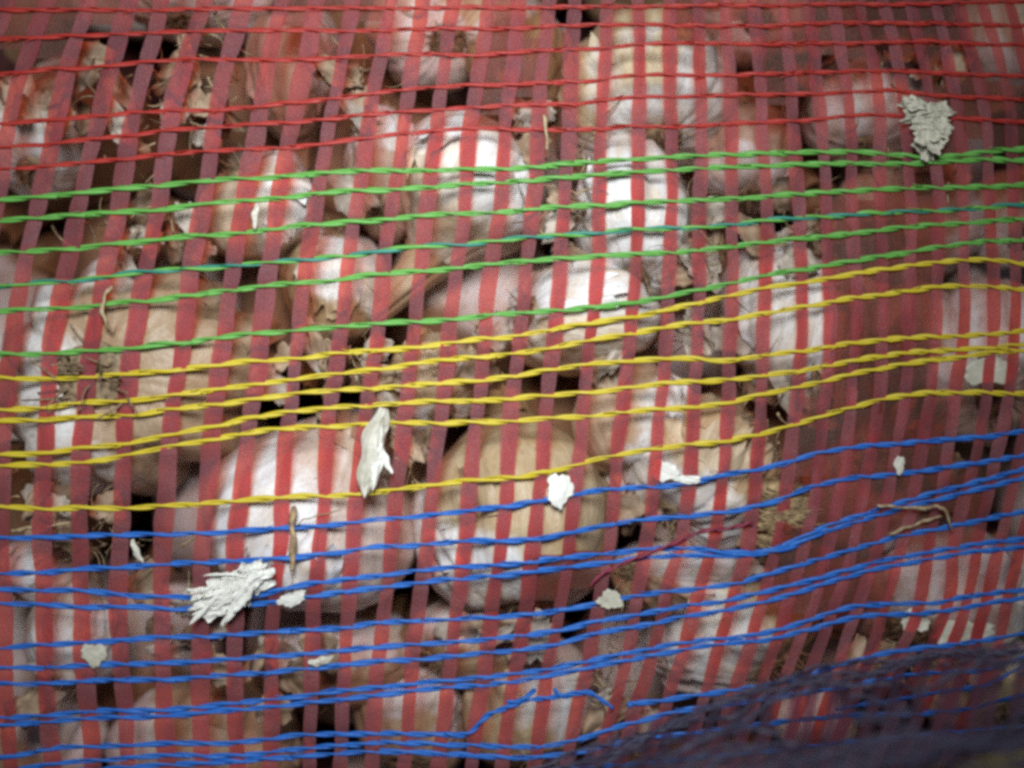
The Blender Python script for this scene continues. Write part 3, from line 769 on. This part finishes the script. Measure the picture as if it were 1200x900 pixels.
for ci, cd in enumerate(CORDS):
    kind, pts = cd[0], cd[1]
    x0, x1 = cd[2] if len(cd) > 2 else (-80, 1290)
    mats, r = CM[kind]
    xs = np.arange(x0, x1, 3.0)
    ys = spline(pts, xs, 9)
    ys = ys + 0.5 * np.sin(xs / 23 + ci) + 0.3 * np.sin(xs / 9 + ci * 2)
    # phase: half a turn from ribbon to ribbon
    cross = []
    for i in range(NR):
        d = spline(ribbon_path[i], ys, 14) - xs
        j = int(np.argmin(np.abs(d)))
        cross.append(xs[j])
    cross = np.array(cross) + np.arange(NR) * 1e-3
    idx = np.interp(xs, np.sort(cross), np.arange(NR, dtype=float))
    phase = math.pi * idx + math.pi / 2 + 0.5 * np.sin(xs / 90 + ci) + 0.35 * np.sin(xs / 37 + 2.3 * ci)
    dep = depth(xs, ys)
    b = Bag()
    for q, (V, F) in enumerate(cord_plies(xs, ys, dep, phase, r, ci * 1.9)):
        b.add(V, F, q)
    g = np.random.default_rng(900 + ci)
    for k in range(int(len(xs) / 26)):           # split fibrils
        j = int(g.integers(8, len(xs) - 12))
        L_ = int(g.integers(3, 7)); sg = g.choice([-1, 1])
        u = np.linspace(0, 1, 5)
        fx = xs[j] + u * L_ * 3 * g.choice([-1, 1]); fy = np.interp(fx, xs, ys) + sg * (1.5 + 3.6 * u ** 1.4 * g.uniform(.3, 1.0))
        b.add(*tube(world(fx, fy, depth(fx, fy) - 0.0004 - 0.0003 * u), np.linspace(0.00022, 0.00005, 5), 4), int(g.integers(0, 2)))
    b.build({"mixed": "green_and_teal_cord"}.get(kind, kind + "_cord"), mats, sack)


def free_cord(name, pts, r, mat, lift=-0.0008, parent=sack, twist=20.0, sides=5):
    p = np.array(pts, float)
    t = np.concatenate([[0], np.cumsum(np.hypot(*np.diff(p, axis=0).T))])
    tt = np.arange(0, t[-1], 2.5)
    xs, ys = np.interp(tt, t, p[:, 0]), np.interp(tt, t, p[:, 1])
    xs, ys = smooth1(xs, 7), smooth1(ys, 7)
    b = Bag()
    for s in (0, 1):
        ph = tt / twist * math.pi + s * math.pi
        dp = depth(xs, ys) + lift - 0.6 * r * np.sin(ph)
        Pt = world(xs, ys, dp); Pt[:, 2] += 0.6 * r * np.cos(ph)
        b.add(*tube(Pt, r * 0.75 * (1 + 0.15 * np.sin(tt / 7)), sides, flat=0.7))
    return b.build(name, [mat], parent)


# the snapped blue cord and the stray crimson thread
free_cord("loose_blue_cord", [(520, 861), (545, 862), (557, 855), (565, 843), (577, 835), (596, 829), (612, 821), (630, 806)], 0.0006, M_blue)
free_cord("loose_blue_cord", [(592, 824), (620, 820), (645, 818), (668, 813), (688, 810), (698, 815), (706, 821), (720, 831)], 0.0005, M_blue)
free_cord("loose_blue_cord", [(649, 806), (652, 814), (662, 817), (690, 810)], 0.0005, M_blue)
free_cord("loose_crimson_thread", [(884, 612), (850, 620), (822, 622), (800, 632), (770, 645), (742, 655), (722, 664), (700, 676), (690, 690)], 0.00042, M_crimson, lift=-0.0014)

# rear half of the sack, shell closed round and above to keep light out
nu, nv = 40, 24
a = np.linspace(0, 2 * math.pi, nu, endpoint=False); bb = np.linspace(0.0, math.pi / 2, nv)
A_, B_ = np.meshgrid(a, bb)
V = np.stack([0.205 * np.cos(A_) * np.cos(B_), 0.012 + 0.15 * np.sin(B_), 0.172 * np.sin(A_) * np.cos(B_)], -1)
V *= (1 + 0.02 * Wave(40, seed=4)(V))[..., None]
make("rear_panel", V, grid_faces(nv, nu, True), M_panel, sack)

# ------------------------------------------------------------------ the dark gathered fold at lower right
gf = np.random.default_rng(77)
HOLES = [(1133, 820, 78, 38), (955, 840, 54, 30)]


def fold_top(x):
    return np.interp(x, [560, 640, 720, 800, 860, 920, 1000, 1060, 1120, 1200, 1300], [930, 905, 874, 846, 826, 806, 788, 782, 776, 768, 755])


def fold_pt(x, v):
    """v = 0 at the top edge of the fold, growing downwards; the fold swells towards the viewer"""
    y = fold_top(x) + v
    for (hx, hy, ha, hb) in HOLES:
        dx, dy = (x - hx) / ha, (y - hy) / hb
        q = np.exp(-(dx * dx * 0.7 + dy * dy) * 0.9)
        y = y + np.tanh(dy * 2.5 + 0.2) * hb * 0.9 * q
    t = np.clip(v / 120, 0, 1.3)
    dep = -0.020 - 0.050 * np.sin(np.clip(t, 0, 1) * math.pi / 2) * np.clip((x - 560) / 260, 0.1, 1) - 0.004 * np.sin(x / 60 + v / 30)
    return x, y, dep


fold = None
nf = 20
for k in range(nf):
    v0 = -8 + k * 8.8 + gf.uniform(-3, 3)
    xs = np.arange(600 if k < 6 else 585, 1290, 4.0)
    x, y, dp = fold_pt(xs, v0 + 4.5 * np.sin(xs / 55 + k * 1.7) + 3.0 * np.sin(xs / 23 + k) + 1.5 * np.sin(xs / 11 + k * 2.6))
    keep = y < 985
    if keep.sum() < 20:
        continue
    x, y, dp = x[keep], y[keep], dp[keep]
    m = M_shaded_blue
    nm = "shaded_blue_cord"
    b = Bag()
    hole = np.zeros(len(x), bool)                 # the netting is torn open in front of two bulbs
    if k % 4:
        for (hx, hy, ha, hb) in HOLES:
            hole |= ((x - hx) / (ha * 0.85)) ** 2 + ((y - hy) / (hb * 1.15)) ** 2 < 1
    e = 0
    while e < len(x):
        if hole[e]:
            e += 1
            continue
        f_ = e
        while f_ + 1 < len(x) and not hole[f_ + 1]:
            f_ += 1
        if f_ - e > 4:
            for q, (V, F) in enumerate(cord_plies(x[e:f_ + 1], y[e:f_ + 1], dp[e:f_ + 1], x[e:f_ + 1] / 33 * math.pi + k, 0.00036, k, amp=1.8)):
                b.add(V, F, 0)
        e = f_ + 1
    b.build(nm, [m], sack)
for k in range(9):                                # the ochre band under the fold
    xs = np.arange(1040, 1290, 4.0)
    y = 908 - (xs - 1060) * 0.17 + k * 4.5 + 2.0 * np.sin(xs / 31 + k)
    b = Bag()
    for q, (V, F) in enumerate(cord_plies(xs, y, np.full(len(xs), -0.066), xs / 30 * math.pi + k, 0.0006, k)):
        b.add(V, F, 0)
    b.build("ochre_cord", [M_ochre], sack)
M_fold_ribbon = ribbon_material("shaded_ribbon_film", (0.13, 0.08, 0.12), (0.62, 0.30, 0.36), 0.58)  # ribbon film darkened to violet, the fold's low light put into it
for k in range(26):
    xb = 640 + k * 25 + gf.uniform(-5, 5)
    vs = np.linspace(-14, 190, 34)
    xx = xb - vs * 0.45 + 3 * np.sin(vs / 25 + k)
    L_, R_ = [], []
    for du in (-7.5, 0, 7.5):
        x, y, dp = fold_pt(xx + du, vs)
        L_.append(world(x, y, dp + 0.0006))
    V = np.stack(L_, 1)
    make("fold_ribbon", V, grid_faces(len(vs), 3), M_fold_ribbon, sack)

# ------------------------------------------------------------------ scraps caught in the netting
def sheet(px, py, w_, h_, ang, lift, seed, crumple=1.0, n=18, torn=0.25, taper=0.0):
    """a torn, crumpled piece of skin with a little thickness"""
    g = np.random.default_rng(seed)
    u = np.linspace(-1, 1, n); v = np.linspace(-1, 1, n)
    U, Vv = np.meshgrid(u, v)
    # square -> torn disc
    X = U * np.sqrt(1 - Vv ** 2 / 2); Y = Vv * np.sqrt(1 - U ** 2 / 2)
    th = np.arctan2(Y, X); rad = np.hypot(X, Y)
    edge = 1 + torn * (np.sin(3 * th + g.uniform(0, 6)) * .5 + np.sin(5 * th + g.uniform(0, 6)) * .35 + np.sin(11 * th + g.uniform(0, 6)) * .25 + np.sin(17 * th + g.uniform(0, 6)) * .15)
    X = X * (1 + (edge - 1) * rad); Y = Y * (1 + (edge - 1) * rad)
    X = X * (1 - taper * (Y + 1) / 2)
    wv = Wave(4.5, seed=seed); wv2 = Wave(11, seed=seed + 1)
    Pn = np.stack([X, Y, np.zeros_like(X)], -1)
    z = crumple * (0.09 * wv(Pn) + 0.07 * np.abs(wv2(Pn)) - 0.09 * np.abs(wv(Pn * 1.7)) + 0.012 * g.normal(size=X.shape))
    X = X + 0.02 * g.normal(size=X.shape); Y = Y + 0.02 * g.normal(size=X.shape)
    c, s = math.cos(ang), math.sin(ang)
    x = px + (X * w_ * c - Y * h_ * s) / 2; y = py + (X * w_ * s + Y * h_ * c) / 2
    sz = 0.5 * (w_ + h_) * PX * 0.5
    dp0 = depth(x, y) + lift
    top = world(x, y, dp0 - z * sz - 0.0001); bot = world(x, y, dp0 - z * sz + 0.00012)
    V = np.concatenate([top.reshape(-1, 3), bot.reshape(-1, 3)])
    f = grid_faces(n, n)
    F = [tuple(q) for q in f] + [tuple(q[::-1]) for q in f + n * n]
    rim = list(range(n)) + [i * n + n - 1 for i in range(1, n)] + [(n - 1) * n + i for i in range(n - 2, -1, -1)] + [i * n for i in range(n - 2, 0, -1)]
    for i in range(len(rim)):
        p_, q_ = rim[i], rim[(i + 1) % len(rim)]
        F.append((p_, p_ + n * n, q_ + n * n, q_))
    return V, F


def shard(p0, p1, w_, lift0, lift1, seed, bow=0.0, mat=0):
    """a long curled sliver from p0 to p1, broad in the middle, pointed at the end"""
    g = np.random.default_rng(seed)
    u = np.linspace(0, 1, 18); vv = np.linspace(-1, 1, 7)
    p0 = np.array(p0, float); p1 = np.array(p1, float)
    d = p1 - p0; nrm = np.array([-d[1], d[0]]) / (np.hypot(*d) + 1e-9)
    U, Vv = np.meshgrid(u, vv, indexing='ij')
    wd = w_ / 2 * np.sin(np.clip(U * 0.93 + 0.07, 0, 1) * math.pi) ** 0.55 * (1 + 0.22 * np.sin(U * 13 + seed + Vv * 2))
    bw = bow * np.sin(U * math.pi)
    x = p0[0] + d[0] * U + nrm[0] * (Vv * wd + bw); y = p0[1] + d[1] * U + nrm[1] * (Vv * wd + bw)
    dp = depth(x, y) + lift0 + (lift1 - lift0) * U - w_ * PX * 0.22 * (1 - Vv ** 2) - 0.00035 * np.abs(np.sin(U * 4 + Vv * 3.5 + seed)) + 0.00012 * g.normal(size=U.shape)
    top = world(x, y, dp); bot = world(x, y, dp + 0.00015)
    n1, n2 = top.shape[:2]
    V = np.concatenate([top.reshape(-1, 3), bot.reshape(-1, 3)])
    f = grid_faces(n1, n2)
    F = [tuple(q) for q in f] + [tuple(q[::-1]) for q in f + n1 * n2]
    rim = list(range(n2)) + [i * n2 + n2 - 1 for i in range(1, n1)] + [(n1 - 1) * n2 + i for i in range(n2 - 2, -1, -1)] + [i * n2 for i in range(n1 - 2, 0, -1)]
    for i in range(len(rim)):
        p_, q_ = rim[i], rim[(i + 1) % len(rim)]
        F.append((p_, p_ + n1 * n2, q_ + n1 * n2, q_))
    return V, F


M_white = fibre_material("white_husk", (0.87, 0.86, 0.80), (0.76, 0.74, 0.66), 0.5, 300, 0.05)
M_greenish = fibre_material("greenish_husk", (0.62, 0.59, 0.48), (0.50, 0.47, 0.37), 0.55, 300, 0.10)

# big frayed paper scrap: a tip root plus shards
t = empty("paper_scrap", world(312, 672, -0.002), "large frayed white scrap of garlic skin caught on the blue cords", "garlic skin")
gp = np.random.default_rng(8)
for i, (x, y, w_, h_) in enumerate([(290, 682, 54, 30), (276, 690, 56, 34), (262, 696, 50, 34), (252, 704, 44, 30), (296, 676, 40, 22)]):
    make("layer", *sheet(x, y, w_ * 1.12, h_ * 1.25, -0.5 + gp.uniform(-.15, .15), -0.0014 - 0.0004 * i, 21 + i, 1.1, torn=0.35, n=22), M_white, t, i % 2 == 0)
for i in range(30):
    a_ = gp.uniform(0, 1)
    x0 = 310 - 55 * a_ + gp.uniform(-8, 8); y0 = 672 + 22 * a_ + gp.uniform(-10, 12)
    ln = gp.uniform(26, 62); an = math.radians(150 + gp.normal() * 22)
    p1 = (max(x0 + ln * math.cos(an), 216 + gp.uniform(0, 6)), min(y0 + ln * math.sin(an), 736))
    make("shard", *shard((x0, y0), p1, gp.uniform(3.5, 9), -0.0022 - gp.uniform(0, 0.0018), -0.0024 - gp.uniform(0, 0.002), 40 + i, gp.uniform(-3, 3)), M_white, t, i % 3 == 0)
# crumpled tuft, upper right
t = empty("crumpled_tuft", world(1085, 148, -0.002), "crumpled greenish white tuft of skin on the first green cord", "garlic skin")
for i, (x, y, w_, h_, a_) in enumerate([(1078, 128, 50, 26, 0.15), (1090, 140, 56, 24, -0.1), (1092, 152, 48, 24, 0.2), (1090, 164, 38, 24, 0.5), (1084, 174, 30, 22, 1.0), (1100, 132, 30, 26, 0.6), (1070, 122, 30, 14, 0.3), (1104, 158, 18, 30, 0.2)]):
    make("layer", *sheet(x, y, w_, h_, a_, -0.0018 - 0.0005 * (i % 4), 61 + i, 2.2, torn=0.32), M_greenish, t)
# long husk with a sliver
t = empty("curled_husk", world(440, 480, -0.002), "long curled husk hanging over the lower yellow cords", "garlic skin")
make("husk", *shard((449, 478), (427, 584), 27, -0.0012, -0.0026, 71, 3), M_paper, t, False)
make("husk_fold", *shard((446, 500), (436, 576), 12, -0.0026, -0.003, 72, -2), M_white, t, False)
make("husk_fold", *shard((449, 488), (441, 570), 8, -0.0026, -0.0031, 75, 2), M_paper, t, False)
make("sliver", *shard((446, 522), (460, 556), 8, -0.002, -0.0036, 73, 1), M_white, t)
SCR = [(656, 574, 30, 40, 0.1, "small white flake stuck on the first blue cord below the tan bulb", M_white, 81),
       (715, 703, 29, 22, 0.0, "little pale green flake pinned on a blue cord, lower centre", M_greenish, 82),
       (778, 552, 34, 24, 0.2, "bright white torn flake lying on the dirty bulb", M_white, 83),
       (806, 562, 32, 10, 0.05, "thin white strip resting on the first blue cord, right of centre", M_white, 84),
       (1160, 434, 62, 36, 0.0, "crumpled pale scrap on the white bulb by the right edge", M_greenish, 85),
       (110, 767, 30, 26, 0.2, "triangular greenish flake over the small pale bulb", M_greenish, 86),
       (342, 702, 34, 16, -0.3, "lilac fluff on the blue cords beside the frayed scrap", M_white, 87),
       (1128, 742, 72, 30, -0.15, "ragged cream patch of skin above the cream bulb, lower right", M_greenish, 88),
       (1054, 545, 12, 22, 0.0, "tiny white flake between two blue cords, right side", M_paper, 89),
       (1072, 728, 34, 26, 0.3, "torn cream flake next to the ragged cream patch", M_paper, 94)]
for (x, y, w_, h_, a_, lab, m, sd) in SCR:
    o = make("skin_scrap", *sheet(x, y, w_, h_, a_, 0.0012 if sd in (83, 85, 88, 94) else -0.0010, sd, 0.6, n=14, torn=0.24), m)
    tag(o, lab, "garlic skin")
STR = [([(1026, 592), (1050, 594), (1080, 596), (1100, 593), (1108, 598), (1117, 623)], 0.00042, "bent pale straw crossing the blue cords, right side", -0.0026, M_straw),
       ([(1042, 626), (1064, 618), (1085, 610), (1104, 605)], 0.0004, "short straw slanting below the bent straw", -0.0016, M_straw),
       ([(637, 134), (640, 150), (641, 176)], 0.00048, "upright tan straw on the lowest red cord, top centre", -0.0012, M_straw),
       ([(302, 238), (301, 252), (299, 270)], 0.0006, "short white straw hooked over the green cords, left", -0.0012, M_paper),
       ([(131, 334), (123, 346), (119, 362), (123, 378), (130, 388)], 0.0005, "curled tan rootlet looping over a green cord, left", -0.0014, M_straw),
       ([(344, 592), (342, 615), (344, 640), (341, 671)], 0.0008, "upright olive straw on the pinkish white bulb", -0.0008, M_stub),
       ([(345, 616), (358, 608), (378, 603), (400, 598)], 0.00018, "hair thin dark rootlet beside the olive straw", -0.0012, M_root),
       ([(361, 777), (376, 772), (392, 769)], 0.0008, "pale chip of straw among the blue cords, lower left of centre", -0.0006, M_paper),
       ([(155, 632), (160, 646), (168, 660)], 0.0006, "greenish twig hanging between the first two blue cords", -0.0004, M_paper),
       ([(12, 622), (40, 618), (86, 613)], 0.0004, "tan straw lying along the last yellow cord, left", 0.0004, M_straw)]
for (pts, r, lab, lift, m) in STR:
    p = np.array(pts, float)
    tt = np.linspace(0, len(p) - 1, 26)
    xs = smooth1(np.interp(tt, range(len(p)), p[:, 0]), 3); ys = smooth1(np.interp(tt, range(len(p)), p[:, 1]), 3)
    if m is M_paper:
        V, F = shard(pts[0], pts[-1], r * 2.6 / PX, lift, lift, int(p[0, 0]), 2.0)
    else:
        q_ = np.linspace(0, 1, len(tt))
        V, F = tube(world(xs + 0.8 * np.sin(tt * 5), ys + 0.8 * np.sin(tt * 6.3), depth(xs, ys) + lift - 0.0003 * np.sin(tt * 2)), r * (1 + 0.25 * np.sin(tt * 3.7)) * (0.45 + 0.55 * np.sin(np.clip(q_ * 0.9 + 0.05, 0, 1) * math.pi) ** 0.5), 6, flat=0.35)
    tag(make("straw", V, F, m), lab, "straw")

# brown fibrous stub of a stem
t = empty("stem_stub", world(925, 605, 0.003), "brown fibrous stem stub between the second blue cord and the merged ones", "garlic stem")
b = Bag(); gs = np.random.default_rng(3)
u = np.linspace(0, 1, 22); a = np.linspace(0, 2 * math.pi, 30, endpoint=False)
U, A_ = np.meshgrid(u, a, indexing='ij')
cx = 882 + 78 * U; cyy = 588 + 22 * U
rad = (36 - 8 * np.abs(U - 0.4) * 2) * np.sqrt(np.clip(1 - (2 * U - 1) ** 6, 0.0, 1)) * (1 + 0.10 * np.sin(A_ * 7 + U * 3) + 0.07 * np.sin(A_ * 15 + 5 * U))
Pt = world(cx, cyy, 0.0075); Pt[..., 1] += -rad * PX * 0.8 * np.cos(A_); Pt[..., 2] += rad * PX * np.sin(A_)
make("core", Pt, grid_faces(22, 30, True), M_stub, t)
for i in range(170):
    y0 = gs.uniform(572, 640); x0 = gs.uniform(884, 925)
    tt = np.linspace(0, 1, 6)
    xs = x0 + tt * gs.uniform(20, 46); ys = y0 + tt * gs.uniform(-12, 14) + gs.uniform(0, 3) * np.sin(tt * 5 + i)
    b.add(*tube(world(xs, ys, 0.0012 + 0.00006 * np.abs(ys - 605) - 0.0004 * np.sin(tt * 3)), np.linspace(1, .5, 6) * gs.uniform(0.00010, 0.00026), 4))
b.build("fibres", [M_stub], t)

# papery skins crammed into the gaps
b = Bag(); gk = np.random.default_rng(57)
M_loose = [fibre_material("loose_skin_tan", (0.42, 0.30, 0.20), (0.26, 0.17, 0.10), 0.6, 220), fibre_material("loose_skin_grey", (0.48, 0.41, 0.34), (0.30, 0.24, 0.19), 0.6, 220), fibre_material("loose_skin_brown", (0.21, 0.125, 0.07), (0.12, 0.07, 0.04), 0.6, 220)]  # skin colours darkened, the shade between the bulbs is painted in
for (x, y, wx, wy, n) in [(120, 130, 110, 60, 12), (230, 110, 60, 60, 9), (440, 430, 60, 40, 10), (480, 520, 40, 50, 6), (660, 240, 24, 60, 6), (820, 330, 40, 80, 9), (720, 800, 40, 60, 7), (80, 600, 90, 50, 12),
                          (230, 740, 60, 60, 9), (960, 260, 70, 40, 7), (160, 280, 90, 40, 9), (720, 430, 50, 30, 6), (540, 420, 50, 30, 6), (980, 470, 80, 60, 9), (1060, 520, 60, 60, 7), (900, 640, 60, 30, 5), (420, 120, 40, 80, 7),
                          (610, 110, 40, 60, 5), (1080, 60, 80, 60, 7), (930, 60, 50, 40, 4), (340, 420, 50, 50, 5), (60, 780, 50, 80, 6), (340, 800, 60, 60, 6), (580, 740, 80, 20, 5), (740, 600, 30, 50, 5), (1060, 780, 70, 20, 5)]:
    for i in range(n):
        px = x + gk.normal() * wx * 0.5; py = y + gk.normal() * wy * 0.5
        V, F = sheet(px, py, gk.uniform(24, 70), gk.uniform(16, 44), gk.uniform(0, 3.14), gk.uniform(0.004, 0.017), int(gk.integers(1e6)), 2.2, n=9, torn=0.3)
        b.add(V, F, int(gk.integers(0, 3)))
o = b.build("loose_skins", M_loose)
o['kind'] = "stuff"; o['label'] = "torn papery skins crammed into the gaps between garlic bulbs"; o['category'] = "garlic skins"

# dry rootlets and dust caught in the gaps between bulbs
b = Bag(); gd = np.random.default_rng(23)
CL = [(140, 110, 60, 70, 40), (235, 70, 60, 60, 70), (190, 120, 40, 60, 40), (660, 270, 28, 60, 60), (822, 300, 36, 70, 90), (712, 820, 36, 70, 80), (70, 590, 70, 50, 60), (240, 720, 50, 60, 60),
      (950, 265, 70, 30, 60), (150, 270, 60, 50, 50), (800, 400, 30, 30, 40), (420, 400, 40, 40, 30), (530, 420, 40, 30, 30), (740, 735, 40, 40, 50), (1080, 190, 70, 30, 40), (900, 470, 40, 40, 30),
      (170, 430, 50, 40, 70), (1020, 40, 60, 40, 40), (680, 190, 24, 50, 30), (910, 80, 30, 40, 20), (430, 110, 30, 60, 20), (480, 540, 16, 50, 24), (1060, 770, 60, 20, 30), (120, 640, 60, 20, 30)]
for (x, y, wx, wy, n) in CL:
    for i in range(int(n * 0.5)):
        px = x + gd.normal() * wx * 0.55; py = y + gd.normal() * wy * 0.55
        base = float(depth(px, py)) + gd.uniform(0.002, 0.013)
        ang = gd.uniform(0, 6.28); ln = gd.uniform(12, 50)
        tt = np.linspace(0, 1, 8)
        cu = gd.uniform(-2.2, 2.2)
        xs = px + ln * np.cumsum(np.cos(ang + cu * tt)) / 8; ys = py + ln * np.cumsum(np.sin(ang + cu * tt)) / 8
        Pt = world(xs, ys, base + gd.uniform(-0.003, 0.004) * tt)
        b.add(*tube(Pt, np.linspace(1, 0.4, 8) * gd.uniform(0.00012, 0.0004), 4), int(gd.integers(0, 2)))
o = b.build("dry_rootlets", [M_root, M_straw])
o['kind'] = "stuff"; o['label'] = "tangled dry rootlets and dust in the gaps between garlic bulbs"; o['category'] = "dry roots"
